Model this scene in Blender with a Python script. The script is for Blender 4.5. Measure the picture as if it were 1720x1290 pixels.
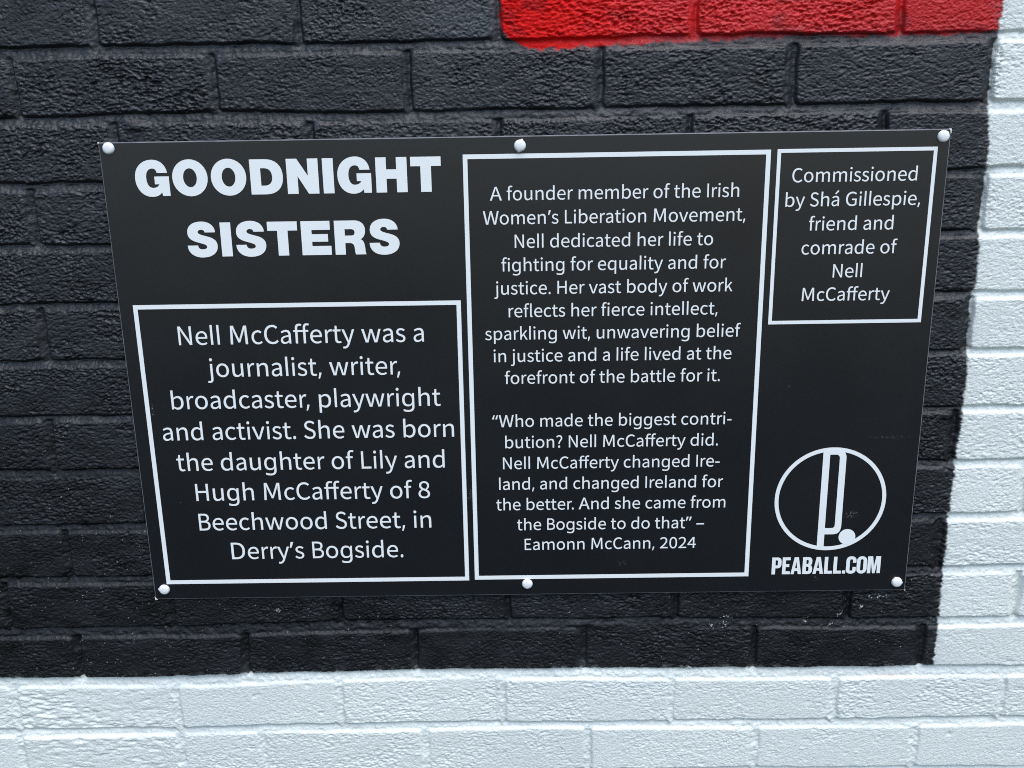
import bpy, bmesh, math, json
import numpy as np
from mathutils import Matrix, Vector

for o in list(bpy.data.objects):
    bpy.data.objects.remove(o)
sc = bpy.context.scene
COL = sc.collection
rng = np.random.default_rng(7)
# World axes: x to the right along the wall, z up, the wall face looks towards -y.
# Wall coordinates are written in mm as (x, height) from the middle of the sign.
BASE = 1.30          # the middle of the sign stands 1.30 m above the pavement

def W(x, y, out=0.0):
    return Vector((x / 1000.0, -out / 1000.0, BASE + y / 1000.0))

# ---------------------------------------------------------------- camera
def rot(ax, a):
    return Matrix.Rotation(a, 3, ax)
RX, RY, RZ, TX, TY, TZ, FL = -0.289632, 0.008919, -0.016731, -0.006772, 0.370220, 1.264688, 1.758917
M = rot('Y', RY) @ rot('X', RX) @ rot('Z', RZ)
T = Matrix(((1, 0, 0), (0, 0, -1), (0, 1, 0)))     # wall frame -> world
cam = bpy.data.cameras.new('camera')
cam_ob = bpy.data.objects.new('camera', cam)
COL.objects.link(cam_ob)
cam_ob.matrix_world = Matrix.Translation(Vector((TX, -TZ, BASE + TY))) @ (T @ M).to_4x4()
cam.sensor_fit = 'HORIZONTAL'
cam.sensor_width = 36.0
cam.lens = 36.0 * FL * 1000 / 1720.0
cam.clip_start = 0.05
cam.clip_end = 500.0
sc.camera = cam_ob

# ---------------------------------------------------------------- sky, sun, exposure
SUN_EL, SUN_ROT = math.radians(64), math.radians(155)
world = bpy.data.worlds.new('World')
sc.world = world
world.use_nodes = True
nt = world.node_tree
nt.nodes.clear()
sky = nt.nodes.new('ShaderNodeTexSky')
sky.sky_type = 'NISHITA'
sky.sun_disc = False
sky.sun_elevation = SUN_EL
sky.sun_rotation = SUN_ROT
sky.air_density = 1.0
sky.dust_density = 1.0
sky.ozone_density = 2.0
bg = nt.nodes.new('ShaderNodeBackground')
bg.inputs['Strength'].default_value = 0.12
wo = nt.nodes.new('ShaderNodeOutputWorld')
nt.links.new(sky.outputs[0], bg.inputs[0])
nt.links.new(bg.outputs[0], wo.inputs[0])
sun = bpy.data.lights.new('sun', 'SUN')
sun.energy = 1.5
sun.angle = math.radians(55)
sun.color = (1.0, 0.97, 0.93)
sun_ob = bpy.data.objects.new('sun', sun)
COL.objects.link(sun_ob)
sd = Vector((math.sin(SUN_ROT) * math.cos(SUN_EL), math.cos(SUN_ROT) * math.cos(SUN_EL), math.sin(SUN_EL)))
sun_ob.rotation_euler = sd.to_track_quat('Z', 'Y').to_euler()
sun_ob.location = (0, -3, 4)
sc.view_settings.view_transform = 'Standard'
sc.view_settings.look = 'None'
sc.view_settings.exposure = 0.98
sc.view_settings.gamma = 1.0
sc.view_settings.use_curve_mapping = False

sc.cycles.use_denoising = False
sc.cycles.filter_width = 1.0

# ---------------------------------------------------------------- helpers
def link(name, mesh, mat, parent=None, label=None):
    o = bpy.data.objects.new(name, mesh)
    COL.objects.link(o)
    if mat is not None:
        o.data.materials.clear()
        o.data.materials.append(mat)
    if parent is not None:
        o.parent = parent
        o.matrix_parent_inverse = parent.matrix_world.inverted()
    if label:
        o['label'] = label
    return o

def new_mat(name):
    m = bpy.data.materials.new(name)
    m.use_nodes = True
    n = m.node_tree
    b = n.nodes['Principled BSDF']
    return m, n, b

# ---------------------------------------------------------------- painted brick wall
# a real relief: brick faces, struck mortar joints and thick brushed masonry paint, sampled every millimetre
BOT = {"0":[[-602,406.1],[-395,407.1],[-217,406.6],[-11,406.6],[200,408.1],[425,406.1],[533,407.0]],"1":[[-607,328.0],[-473,330.9],[-312,330.4],[-138,328.2],[-13,329.7],[85,329.2],[279,329.5],[514,330.7]],"2":[[-625,253.1],[-508,252.8],[508,251.4],[571,254.6]],"3":[[-622,179.6],[-572,177.7],[516,179.3],[587,179.7]],"4":[[-575,106.2],[517,103.7],[596,104.6]],"5":[[-550,33.4],[514,29.9],[605,31.3]],"6":[[-603,-41.2],[520,-45.3],[614,-43.6]],"7":[[-660,-114.7],[-569,-113.9],[524,-118.0],[623,-116.6]],"8":[[-683,-191.2],[-579,-190.9],[531,-191.7],[624,-190.5]],"9":[[-659,-266.6],[515,-267.1],[633,-266.8]],"10":[[-638,-343.9],[-500,-342.3],[-265,-337.5],[-152,-338.1],[169,-338.8],[417,-343.2],[610,-343.2]],"11":[[-731,-420.2],[-484,-421.3],[-377,-417.9],[-155,-415.4],[-25,-415.5],[171,-417.0],[497,-418.5]],"12":[[-660,-501.9],[-451,-501.8],[-159,-496.9],[90,-499.8],[322,-500.1],[504,-499.6],[669,-499.3]],"13":[[-755,-573.1],[670,-579.7]]}
TOP = {"1":[[-583,394.0],[-465,396.4],[-300,394.7],[-121,394.2],[-12,395.0],[153,395.0],[276,394.5],[425,395.4],[527,395.7]],"2":[[-615,318.6],[-475,318.8],[-307,316.7],[-13,316.7],[280,318.0],[502,318.1]],"3":[[-555,243.6],[516,244.0]],"4":[[-602,170.2],[517,170.0]],"5":[[-576,97.8],[525,95.5]],"6":[[-594,24.5],[531,22.9]],"7":[[-650,-48.1],[516,-51.6],[615,-52.0]],"8":[[-615,-126.5],[525,-126.8],[601,-126.3]],"9":[[-626,-202.1],[517,-201.9],[625,-201.0]],"10":[[-644,-277.4],[516,-279.1]],"11":[[-672,-357.3],[-437,-358.2],[-363,-356.9],[-72,-353.7],[210,-354.3],[411,-358.2],[612,-356.7]],"12":[[-650,-434.4],[-444,-436.2],[-353,-431.3],[-74,-429.0],[90,-432.1],[376,-435.1],[580,-434.1]],"13":[[-619,-513.1],[-243,-510.3],[7,-507.8],[505,-513.1],[629,-511.2]]}
PERP = {"0":[-492,-257,-30,197,431],"1":[-594,-361,-134,88,312,541],"2":[-484,-254,-31,194,422],"3":[-595,-367,-138,90,319,547],"5":[-603,-373,-143,87,317,547],"7":[-614,-383,-151,80,312,543],"9":[-614,-383,-152,78,309,540],"10":[-706,-485,-258,-29,196,427,651],"11":[-619,-389,-157,72,305,531],"12":[-717,-491,-265,-39,195,419,650],"13":[-718,-493,-377,-148,80,313,536],"4":[-486,-259,-32,195,422],"6":[-490,-262,-34,194,422],"8":[-496,-268,-40,188,416]}
WB = [[548, 452.0], [547, 426.6], [545, 401.0], [544, 384.7], [545, 348.6], [544, 328.6], [544, 308.4], [549, 281.1], [549, 250.8], [550, 236.2], [550, 209.4], [548, 178.1], [550, 165.1], [552, 117.7], [549, 100.7], [551, 74.6], [551, 36.7], [552, 8.2], [552, -42.6], [553, -72.9], [551, -110.8], [551, -149.4], [550, -186.1], [550, -208.9], [551, -261.3], [551, -295.3], [551, -329.0], [553, -358.6], [552, -391.3], [552, -417.0]]
RB = [[-5, 394.9], [57, 396.5], [125, 399.3], [200, 401.3], [275, 404.7], [357, 406.6], [425, 403.6], [493, 404.4], [547, 406.1]]
RL = [[-29, 467.8], [-26, 448.7], [-23, 423.1], [-17, 406.8], [-5, 398.1]]
CHIPS = [[458, -311.7], [468, -311.8], [470, -309.2], [477, -310.2], [445, -326.6], [448, -324.9], [373, -341.7], [374, -348.9], [418, -337.9], [422, -335.2], [409, -353.0], [260, -340.2], [266, -338.5], [273, -340.4], [247, -352.6], [264, -352.8], [264, -348.3], [-338, -318.5], [-336, -320.3]]
TEXA = 1.25
BLACK = (0.011, 0.0118, 0.013)
GREYED = (0.03, 0.034, 0.038)
RED = (0.62, 0.009, 0.008)
RED2 = (0.38, 0.012, 0.014)
WHITE = (0.745, 0.785, 0.735)
WR0 = 0.3
WR1 = 0.52
PSPEC = 0.55
PR0 = 0.26
PR1 = 0.34
PANEL = (0.0098, 0.0113, 0.0128)
VINYL = (0.87, 0.9, 0.875)
BOT = {int(k): v for k, v in BOT.items()}
TOP = {int(k): v for k, v in TOP.items()}
PERP = {int(k): v for k, v in PERP.items()}
STEP = 1.0
GX0, GX1, GY0, GY1 = -1180, 1120, -900, 800
gx = np.arange(GX0, GX1 + 1, STEP, dtype=np.float32)
gy = np.arange(GY0, GY1 + 1, STEP, dtype=np.float32)
NX, NY = len(gx), len(gy)

def field(sx, sy, seed, power=None):
    """smooth random field, correlation lengths sx, sy in mm, unit deviation"""
    r = np.random.default_rng(seed).standard_normal((NY, NX)).astype(np.float32)
    fx = np.fft.rfftfreq(NX)[None, :] / STEP
    fy = np.fft.fftfreq(NY)[:, None] / STEP
    g = np.exp(-2 * (np.pi ** 2) * ((fx * sx) ** 2 + (fy * sy) ** 2)).astype(np.float32)
    f = np.fft.irfft2(np.fft.rfft2(r) * g, s=(NY, NX)).astype(np.float32)
    return f / f.std()

def sstep(t):
    t = np.clip(t, 0, 1)
    return t * t * (3 - 2 * t)

def poly(pts, x):
    pts = sorted(pts)
    return np.interp(x, [a for a, b in pts], [b for a, b in pts]).astype(np.float32)

XX = gx[None, :]
YY = gy[:, None]
wob1, wob2 = field(6, 6, 1) * 0.45 + field(28, 10, 2) * 0.45, field(6, 6, 3) * 0.5 + field(10, 28, 4) * 0.5
N0, N1 = -6, 18                         # courses, counted downwards from the one cut by the top of the frame
bots, tops = {}, {}
for i in range(N0, N1 + 1):
    if i in BOT:
        bots[i] = poly(BOT[i], gx)
for i in range(-1, N0 - 1, -1):
    bots[i] = bots[i + 1] + 76
for i in range(14, N1 + 1):
    bots[i] = bots[i - 1] - 76
for i in range(N0, N1 + 1):
    if i in TOP:
        tops[i] = poly(TOP[i], gx)
    else:
        tops[i] = bots[i] + (64.5 if i - 1 not in bots else 0) if i - 1 not in bots else bots[i - 1] - 11.5
UPR, UPL = {0: 4.2, 1: 1.6}, {0: -2.9, 1: -1.2}              # upright joints: open under the black, clogged with paint in the white courses
def k_or(i):
    return 1 if i >= 12 else 0
H = np.full((NY, NX), -4.0, np.float32)          # relief in mm
SMOOTHW = np.zeros((NY, NX), np.float32)         # how far into a brick face (0 = joint, 1 = face)
AMP = np.full((NY, NX), 0.35, np.float32)
KIND = np.zeros((NY, NX), np.float32)
for i in range(N0, N1 + 1):
    b, t = bots[i], tops[i]
    bn = bots.get(i + 1)
    tn = tops.get(i + 1, b - 12)
    lo, hi = (tn.min() if tn is not None else b.min() - 12) - 6, t.max() + 6
    r0, r1 = np.searchsorted(gy, lo), np.searchsorted(gy, hi)
    if r1 <= r0:
        continue
    Y = gy[r0:r1][:, None]
    w1, w2 = wob1[r0:r1], wob2[r0:r1]
    base = PERP.get(i)
    if base is None:
        off = 0 if (i % 2) else 114
        base = [-594 + off + 228 * k for k in range(5)]
    base = sorted(base)
    while base[0] > GX0 - 240:
        base.insert(0, base[0] - 227)
    while base[-1] < GX1 + 240:
        base.append(base[-1] + 228)
    base = np.array(base, np.float32)
    R = np.random.default_rng(1000 + i)
    jit = R.uniform(-0.5, 0.5, len(base))
    hw = R.uniform(4.5, 6.4, len(base))
    k = np.clip(np.searchsorted(base, gx), 1, len(base) - 1)      # brick between joints k-1 and k
    L = base[k - 1] + hw[k - 1]
    Rr = base[k] - hw[k]
    dl = (gx - L)[None, :] + w2
    dr = (Rr - gx)[None, :] + w2[:, ::-1]
    db = (Y - b[None, :]) + w1
    dt = (t[None, :] - Y) + w1[::-1, :] * 0.8
    dh, dv = np.minimum(dl, dr), np.minimum(db, dt)
    rad = 5.0
    d = np.minimum(dh, dv)
    cor = (dh < rad) & (dv < rad)
    d = np.where(cor, rad - np.hypot(rad - dh, rad - dv), d)
    soft = np.where(dv < dh, np.where(db < dt, 2.0, 4.2), np.where(dl < dr, 2.6, 4.5)).astype(np.float32)
    ss = sstep((d + 1.2) / soft)
    # faces: each brick sits a little in or out, slightly tilted
    fo = R.normal(0, 0.7, len(base))[k][None, :]
    tx = R.normal(0, 0.006, len(base))[k][None, :]
    ty = R.normal(0, 0.015, len(base))[k][None, :]
    cx = ((L + Rr) / 2)[None, :]
    cyv = ((b + t) / 2)[None, :]
    face = fo + tx * (XX - cx) + ty * (Y - cyv)
    # mortar: struck back under the brick above, flush with the brick below; upright joints deeper on the right
    u = np.clip((b[None, :] - Y) / np.maximum(b - tn, 4)[None, :], 0, 1)
    bed = -6.4 + 3.0 * sstep(u * 1.2)
    nearest = np.where(np.abs(gx - base[k - 1]) < np.abs(gx - base[k]), k - 1, k)
    v = np.clip((gx - base[nearest]) / hw[nearest] * 0.5 + 0.5, 0, 1)[None, :]
    upr = UPL[k_or(i)] - UPR[k_or(i)] * sstep(v * 1.15) + 0 * Y
    side = sstep((dt - dh + 3) / 7.0) * sstep((db - dh + 4) / 6.0)          # 1 in an upright joint, 0 in a bed joint
    lowbed = np.where(db < dt, bed, -3.4)
    mort = np.where(db < 0, bed * (1 - side) + upr * side, lowbed * (1 - side) + upr * side)
    inrow = (Y <= t[None, :] + 3) & (Y > tn[None, :] - 0.0)
    new = mort + (face - mort) * ss
    H[r0:r1] = np.where(inrow, np.where(dt < -1.2, np.maximum(H[r0:r1], np.where(dt > -3, new, -9)), new), H[r0:r1])
    SMOOTHW[r0:r1] = np.where(inrow, np.maximum(ss, np.where(dt < 0, SMOOTHW[r0:r1], 0)), SMOOTHW[r0:r1])
    amp = R.choice([0.5, 0.65, 0.8, 0.95, 1.05], len(base))[k][None, :]
    AMP[r0:r1] = np.where(inrow & (ss > 0.3), amp, AMP[r0:r1])
    kd = R.uniform(0, 1, len(base))[k][None, :]
    KIND[r0:r1] = np.where(inrow & (ss > 0.3), kd, KIND[r0:r1])

def blur(a, s):
    fx = np.fft.rfftfreq(NX)[None, :] / STEP
    fy = np.fft.fftfreq(NY)[:, None] / STEP
    g = np.exp(-2 * (np.pi ** 2) * s * s * (fx ** 2 + fy ** 2)).astype(np.float32)
    return np.fft.irfft2(np.fft.rfft2(a) * g, s=(NY, NX)).astype(np.float32)

H = blur(H, 0.9)
AMP = blur(AMP, 2.5)
KIND = blur(KIND, 2.0)
# rustic drag texture: short level wrinkles and torn pits under thick paint
fa = field(1.5, 0.7, 11) + 0.3 * field(4.0, 1.7, 12)
fb = field(0.8, 0.6, 13) + 0.35 * field(2.4, 1.6, 19)
fc = field(0.6, 0.5, 14)
fl = field(3.2, 1.25, 20) + 0.5 * field(6.0, 2.2, 31)
warp = field(7, 7, 15)
patch = 0.35 + 0.65 * sstep((field(16, 11, 16) + 1.1) / 2.0)
def folds(f):                       # rounded ridges with narrow torn valleys
    return 0.55 * f - 0.75 * np.maximum(-f - 0.25, 0) ** 1.1
long_ = folds(fa / 1.1 + 0.2 * warp)
short = folds(fb / 1.08)
tex = long_ * KIND + short * (1 - KIND) * 0.85
# the long combed wrinkles of the two bricks at the lower left
comb = sstep((XX + 735) / 20) * sstep((-505 - XX) / 20) * sstep((-428 - YY) / 6)
tex = tex * (1 - comb) + folds(fl / 1.1 + 0.5 * warp) * 1.15 * comb
whiteamp = np.where((XX > 552) | (YY < -420), 0.43, 0.68 + 0.32 * sstep((YY + 330) / 350))
torn = sstep((field(1.9, 0.7, 41) - 1.15 - 0.45 * field(18, 12, 42)) / 0.7)        # short level tears in the face
tex = tex - 1.25 * torn * np.clip(AMP + 0.2, 0, 1)
face_tex = tex * AMP * patch * TEXA * whiteamp + fc * 0.21 * whiteamp
H += SMOOTHW * face_tex + (1 - SMOOTHW) * (field(1.5, 1.3, 17) * 0.32 + field(5, 3, 18) * 0.35)
# a few deeper holes and lumps
for _ in range(420):
    px, py = rng.uniform(GX0 + 20, GX1 - 20), rng.uniform(GY0 + 20, GY1 - 20)
    s_, a_ = rng.uniform(1.2, 3.4), rng.choice([-1.0, -1.0, 0.7]) * rng.uniform(0.5, 1.6)
    asp = rng.uniform(0.9, 2.2)
    i0, j0 = int(py - GY0), int(px - GX0)
    q = 14
    yy, xx = np.mgrid[-q:q + 1, -q:q + 1]
    H[i0 - q:i0 + q + 1, j0 - q:j0 + q + 1] += a_ * np.exp(-((xx / (s_ * asp)) ** 2 + (yy / s_) ** 2))
# upright drag creases across some faces
creases = [(-540, 362, 40, 0.9), (-473, 352, 44, 1.1), (-519, 60, 48, 0.8), (-390, -310, 40, 0.7), (527, 60, 30, 1.2), (-330, 350, 30, 0.5), (120, 350, 34, 0.6), (-640, 440, 44, 0.8), (-505, 440, 50, 0.7)]
for _ in range(46):
    creases.append((rng.uniform(-760, 720), rng.uniform(-600, 460), rng.uniform(14, 46), rng.uniform(0.25, 0.7)))
for cx_, cy_, ln_, dp_ in creases:
    xc, wig = cx_, 0.0
    for yy_ in np.arange(cy_ - ln_ / 2, cy_ + ln_ / 2, 1.0):
        wig = 0.85 * wig + rng.normal(0, 0.35)
        j0, i0 = int(round(xc + wig - GX0)), int(round(yy_ - GY0))
        f_ = SMOOTHW[i0, j0] * dp_ * min(1, (yy_ - cy_ + ln_ / 2) / 6 + 0.1, (cy_ + ln_ / 2 - yy_) / 6 + 0.1)
        H[i0, j0 - 1:j0 + 2] -= np.array([0.5, 1.0, 0.4], np.float32) * f_
# the blob of mortar in the joint under the lower middle screw
def bump(px, py, sx, sy, a):
    i0, j0 = int(py - GY0), int(px - GX0)
    q = 40
    yy, xx = np.mgrid[-q:q + 1, -q:q + 1]
    H[i0 - q:i0 + q + 1, j0 - q:j0 + q + 1] += a * np.exp(-((xx / sx) ** 4 + (yy / sy) ** 4))
bump(68, -346, 17, 5, 3.2)
bump(-455, 316, 12, 5, 2.5)
bump(535, -57, 8, 4, 2.8)
H = np.minimum(H, 1.9)

# ---- the mural's paint: colour and gloss
YY = gy[:, None]
col = np.empty((NY, NX, 3), np.float32)
gloss = (0.36 + 0.16 * sstep((YY + 320) / 600) + 0 * XX).astype(np.float32)   # satin black, less glossy towards the bottom
n_big = field(60, 40, 21)
n_mid = field(9, 6, 22)
n_fine = field(1.6, 1.4, 23)
edge = field(2.0, 1.2, 24) * 1.3 + field(7, 5, 25) * 0.9
streak = field(2.2, 0.8, 26)
def lerp(m, c):
    global col
    m = np.clip(m, 0, 1)[..., None]
    col[:] = col * (1 - m) + np.asarray(c, np.float32) * m
col[:] = np.array(BLACK, np.float32) * (0.92 + 0.33 * sstep((YY + 320) / 600))[..., None]  # black base, a little darker towards the bottom
col *= (1 + 0.22 * n_mid + 0.12 * n_big)[..., None]
# dry black overspray lets a greyer older coat through near the red field
lerp(sstep((YY - 330) / 130 + 0.25 * n_mid) * 0.28 * (0.6 + 0.4 * sstep(n_mid)), GREYED)
lerp(np.exp(-(((XX + 60) / 70) ** 2 + ((YY - 428) / 22) ** 2)) * 0.35, (0.085, 0.1, 0.115))
# red field
rb = poly(RB, gx)[None, :]
rl = poly([(b_, a_) for a_, b_ in RL], gy)[:, None]
din = np.minimum(np.minimum(YY - rb, (XX - rl) * 1.0), 549 - XX)
cr = ((YY - rb) < 26) & ((XX - rl) < 26)
din = np.where(cr, 26 - np.hypot(np.maximum(26 - (YY - rb), 0), np.maximum(26 - (XX - rl), 0)), din)
dust = np.exp(-np.maximum(-din, 0) / 4.0) * (din < 0)
lerp(dust * 0.35 * (0.5 + 0.5 * sstep(n_fine * 0.6 + 0.5)), (0.16, 0.055, 0.06))
rm = sstep((din + edge * 0.9 + 2.0) / 4.0)
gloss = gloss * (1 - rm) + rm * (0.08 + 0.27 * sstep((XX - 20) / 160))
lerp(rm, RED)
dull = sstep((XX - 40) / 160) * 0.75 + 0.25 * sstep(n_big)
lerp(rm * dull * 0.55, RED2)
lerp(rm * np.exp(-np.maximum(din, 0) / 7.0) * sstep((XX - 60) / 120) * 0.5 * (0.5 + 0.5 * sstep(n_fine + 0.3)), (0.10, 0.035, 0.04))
lerp(rm * 0.45 * sstep((n_mid - 0.7)) , (0.16, 0.012, 0.014))
# white below the last black course and beyond the upright edge
b11 = bots[11][None, :]
wx = XX - poly([(b_, a_) for a_, b_ in WB], gy)[:, None]
mx = sstep((wx + edge * 0.45 + 0.25 * n_mid + streak * 0.25) / 3.6 + 0.5)
mist = np.exp(-np.maximum(-wx - 1, 0) / 7.0) * (wx < 0) * sstep(streak * 0.9 - 0.1) * 0.25
my = sstep((b11 - YY + edge * 0.55 - 0.2) / 2.0 + 0.5)
white = np.maximum(mx, my)
gloss = gloss * (1 - white) + white * 0.4
dirt = np.exp(-np.maximum(wx - 1, 0) / 6.0) * (wx > 0) * (YY > b11 + 3)
lerp(mist, (0.3, 0.31, 0.32))
lerp(white, WHITE)
lerp(white * 0.25 * dirt * sstep(streak * 0.8 + 0.3), (0.2, 0.21, 0.22))
lerp(white * 0.10 * sstep(n_big * 0.7), (0.52, 0.60, 0.66))
lerp(white * 0.35 * np.exp(-(((XX - 497) / 34) ** 2 + ((YY + 434) / 2.6) ** 2)) * sstep(n_mid + 0.8), (0.75, 0.42, 0.25))
# white flecks carried up by the brush along the lower edge and up the joints
up = YY - b11
for jx in (-391, -158, 72, 305):
    lerp(np.exp(-(((XX - jx) / 3.6) ** 2)) * np.exp(-np.maximum(up, 0) / 6.0) * (up > 0) * (0.15 + 0.6 * sstep(n_fine - 0.2)), (0.42, 0.46, 0.48))
lerp((up > 0) * np.exp(-np.maximum(up, 0) / 2.4) * sstep(field(3.0, 3.0, 27) - 0.5) * 0.55, (0.4, 0.44, 0.46))
# the denser black smear in the lowest black course
lerp(np.exp(-(((XX - 355) / 36) ** 2 + ((YY + 404) / 9) ** 2)) * 0.9, (0.004, 0.004, 0.005))
# specks of white spatter on the black
sp = np.zeros((NY, NX), np.float32)
blackm = (white < 0.1)
for _ in range(700):
    x_ = rng.uniform(-760, 545)
    y_ = -420 + abs(rng.normal(0, 150))
    if rng.uniform() < 0.3:
        x_ = rng.normal(-560, 90)
    i0, j0 = int(y_ - GY0), int(x_ - GX0)
    if 0 < i0 < NY - 2 and 0 < j0 < NX - 2 and rng.uniform() < 0.55:
        sp[i0, j0] = rng.uniform(0.08, 0.7)
for x_, y_ in CHIPS:
    for _ in range(5):
        i0, j0 = int(y_ - GY0 + rng.normal(0, 1.2)), int(x_ - GX0 + rng.normal(0, 1.8))
        sp[i0, j0] = rng.uniform(0.6, 1.0)
lerp(sp * blackm, (0.62, 0.62, 0.6))
col = np.clip(col, 0.003, 0.85)

# keep every millimetre where the photograph looks, fewer samples further out
def pick(g, a, b):
    idx, i = [], 0
    while i < len(g) - 1:
        idx.append(i)
        d_ = max(a - g[i], g[i] - b, 0)
        i += 1 if d_ <= 0 else (2 if d_ < 60 else 4)
    idx.append(len(g) - 1)
    return np.array(idx)
ix, iy = pick(gx, -800, 770), pick(gy, -640, 530)
h = H[np.ix_(iy, ix)]
c = col[iy][:, ix]
nx, ny = len(ix), len(iy)
PX, PY = np.meshgrid(gx[ix], gy[iy])
co = np.empty((ny * nx + 8, 3), np.float32)
n = ny * nx
co[:n, 0] = PX.ravel() / 1000
co[:n, 1] = -h.ravel() / 1000
co[:n, 2] = BASE + PY.ravel() / 1000
x0, x1, z0, z1 = GX0 / 1000, GX1 / 1000, BASE + GY0 / 1000, BASE + GY1 / 1000
co[n:] = [(x0, .012, z0), (x1, .012, z0), (x1, .012, z1), (x0, .012, z1), (x0, .215, z0), (x1, .215, z0), (x1, .215, z1), (x0, .215, z1)]
ids = np.arange(n, dtype=np.int32).reshape(ny, nx)
q = np.stack([ids[:-1, :-1], ids[:-1, 1:], ids[1:, 1:], ids[1:, :-1]], -1).reshape(-1, 4)
extra = []
def strip(front, a, b_):            # closes the relief's border down to the block behind it
    for u_, v_ in zip(front[:-1], front[1:]):
        extra.append((u_, v_))
k_ = n
corner = {'b': (ids[0, :], k_, k_ + 1), 'r': (ids[:, -1], k_ + 1, k_ + 2), 't': (ids[-1, ::-1], k_ + 2, k_ + 3), 'l': (ids[::-1, 0], k_ + 3, k_)}
ngons = [tuple([b_, a_] + [int(i) for i in front]) for front, a_, b_ in corner.values()]
box = [(n, n + 1, n + 5, n + 4)[::-1], (n + 1, n + 2, n + 6, n + 5)[::-1], (n + 2, n + 3, n + 7, n + 6)[::-1], (n + 3, n, n + 4, n + 7)[::-1], (n + 4, n + 5, n + 6, n + 7)[::-1]]
loops = np.concatenate([q.ravel().astype(np.int32)] + [np.array(f, np.int32) for f in ngons + box])
sizes = np.concatenate([np.full(len(q), 4, np.int32), np.array([len(f) for f in ngons + box], np.int32)])
starts = np.concatenate([[0], np.cumsum(sizes)[:-1]]).astype(np.int32)
wm = bpy.data.meshes.new('brick_wall')
wm.vertices.add(len(co)); wm.vertices.foreach_set('co', co.ravel())
wm.loops.add(len(loops)); wm.loops.foreach_set('vertex_index', loops)
wm.polygons.add(len(sizes)); wm.polygons.foreach_set('loop_start', starts)
try:
    wm.polygons.foreach_set('loop_total', sizes)
except Exception:
    pass
wm.update(calc_edges=True)
sm = np.ones(len(sizes), bool); sm[len(q):] = False
wm.polygons.foreach_set('use_smooth', sm)
at = wm.color_attributes.new('paint', 'FLOAT_COLOR', 'POINT')
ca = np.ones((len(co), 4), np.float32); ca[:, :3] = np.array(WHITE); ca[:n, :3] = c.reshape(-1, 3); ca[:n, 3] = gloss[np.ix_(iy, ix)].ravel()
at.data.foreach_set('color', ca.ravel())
at2 = wm.attributes.new('joint', 'FLOAT', 'POINT')
ja = np.ones(len(co), np.float32); ja[:n] = SMOOTHW[np.ix_(iy, ix)].ravel()
at2.data.foreach_set('value', ja)

wall_mat, wn, wb_ = new_mat('masonry_paint')
a_ = wn.nodes.new('ShaderNodeAttribute'); a_.attribute_name = 'paint'
tc = wn.nodes.new('ShaderNodeTexCoord')
nz = wn.nodes.new('ShaderNodeTexNoise'); nz.inputs['Scale'].default_value = 430; nz.inputs['Detail'].default_value = 3; nz.inputs['Roughness'].default_value = 0.6
mpn = wn.nodes.new('ShaderNodeMapping'); mpn.inputs['Scale'].default_value = (0.8, 1.0, 1.4)
wn.links.new(tc.outputs['Object'], mpn.inputs['Vector']); wn.links.new(mpn.outputs['Vector'], nz.inputs['Vector'])
mr = wn.nodes.new('ShaderNodeMapRange')
mr.inputs['From Min'].default_value = 0.3; mr.inputs['From Max'].default_value = 0.7
mr.inputs['To Min'].default_value = 0.86; mr.inputs['To Max'].default_value = 1.10
wn.links.new(nz.outputs['Fac'], mr.inputs['Value'])
mx_ = wn.nodes.new('ShaderNodeMix'); mx_.data_type = 'RGBA'; mx_.blend_type = 'MULTIPLY'; mx_.inputs['Factor'].default_value = 1.0
wn.links.new(a_.outputs['Color'], mx_.inputs['A']); wn.links.new(mr.outputs['Result'], mx_.inputs['B'])
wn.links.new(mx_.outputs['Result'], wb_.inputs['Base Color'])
bp = wn.nodes.new('ShaderNodeBump'); bp.inputs['Strength'].default_value = 0.85; bp.inputs['Distance'].default_value = 0.0009
wn.links.new(nz.outputs['Fac'], bp.inputs['Height']); wn.links.new(bp.outputs['Normal'], wb_.inputs['Normal'])
n2 = wn.nodes.new('ShaderNodeTexNoise'); n2.inputs['Scale'].default_value = 35; n2.inputs['Detail'].default_value = 5
wn.links.new(tc.outputs['Object'], n2.inputs['Vector'])
m2 = wn.nodes.new('ShaderNodeMapRange'); m2.inputs['To Min'].default_value = WR0; m2.inputs['To Max'].default_value = WR1
wn.links.new(n2.outputs['Fac'], m2.inputs['Value']); wn.links.new(m2.outputs['Result'], wb_.inputs['Roughness'])
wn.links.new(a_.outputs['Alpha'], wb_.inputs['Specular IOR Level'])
wall = link('brick_wall', wm, wall_mat)
wall['label'] = 'brick wall painted black, white and a strip of red, carrying the black sign'
wall['category'] = 'wall'
FRAMES = [(-482.2, 103.0, -79.1, -276.1, 5.4), (-71.6, 277.9, 290.9, -275.2, 5.4), (298.6, 278.3, 486.1, 67.1, 4.3)]
CAPS = [(-488, 291.7, [(215, 0.05), (330, 0.03)]), (-4, 287.1, [(70, 0.22), (255, 0.2)]), (491.1, 290.2, [(40, 0.05)]), (-485.9, -283.5, [(175, 0.22)]), (-2.1, -281.9, [(265, 0.1)]), (487.7, -286.1, [(110, 0.12), (355, 0.14)])]
SCRAPS = [[(-500.4, 298.9), (-498.6, 298.9), (-498.9, 297.4), (-500.3, 297.2)], [(500.2, 298.8), (496.6, 298.8), (498.8, 296.8), (499.4, 293.6), (500.2, 293.2)], [(-500.5, -294.5), (-496.4, -298.9), (-500, -299)], [(498.4, -298.7), (500.4, -297.2), (500.2, -299)]]
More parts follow.
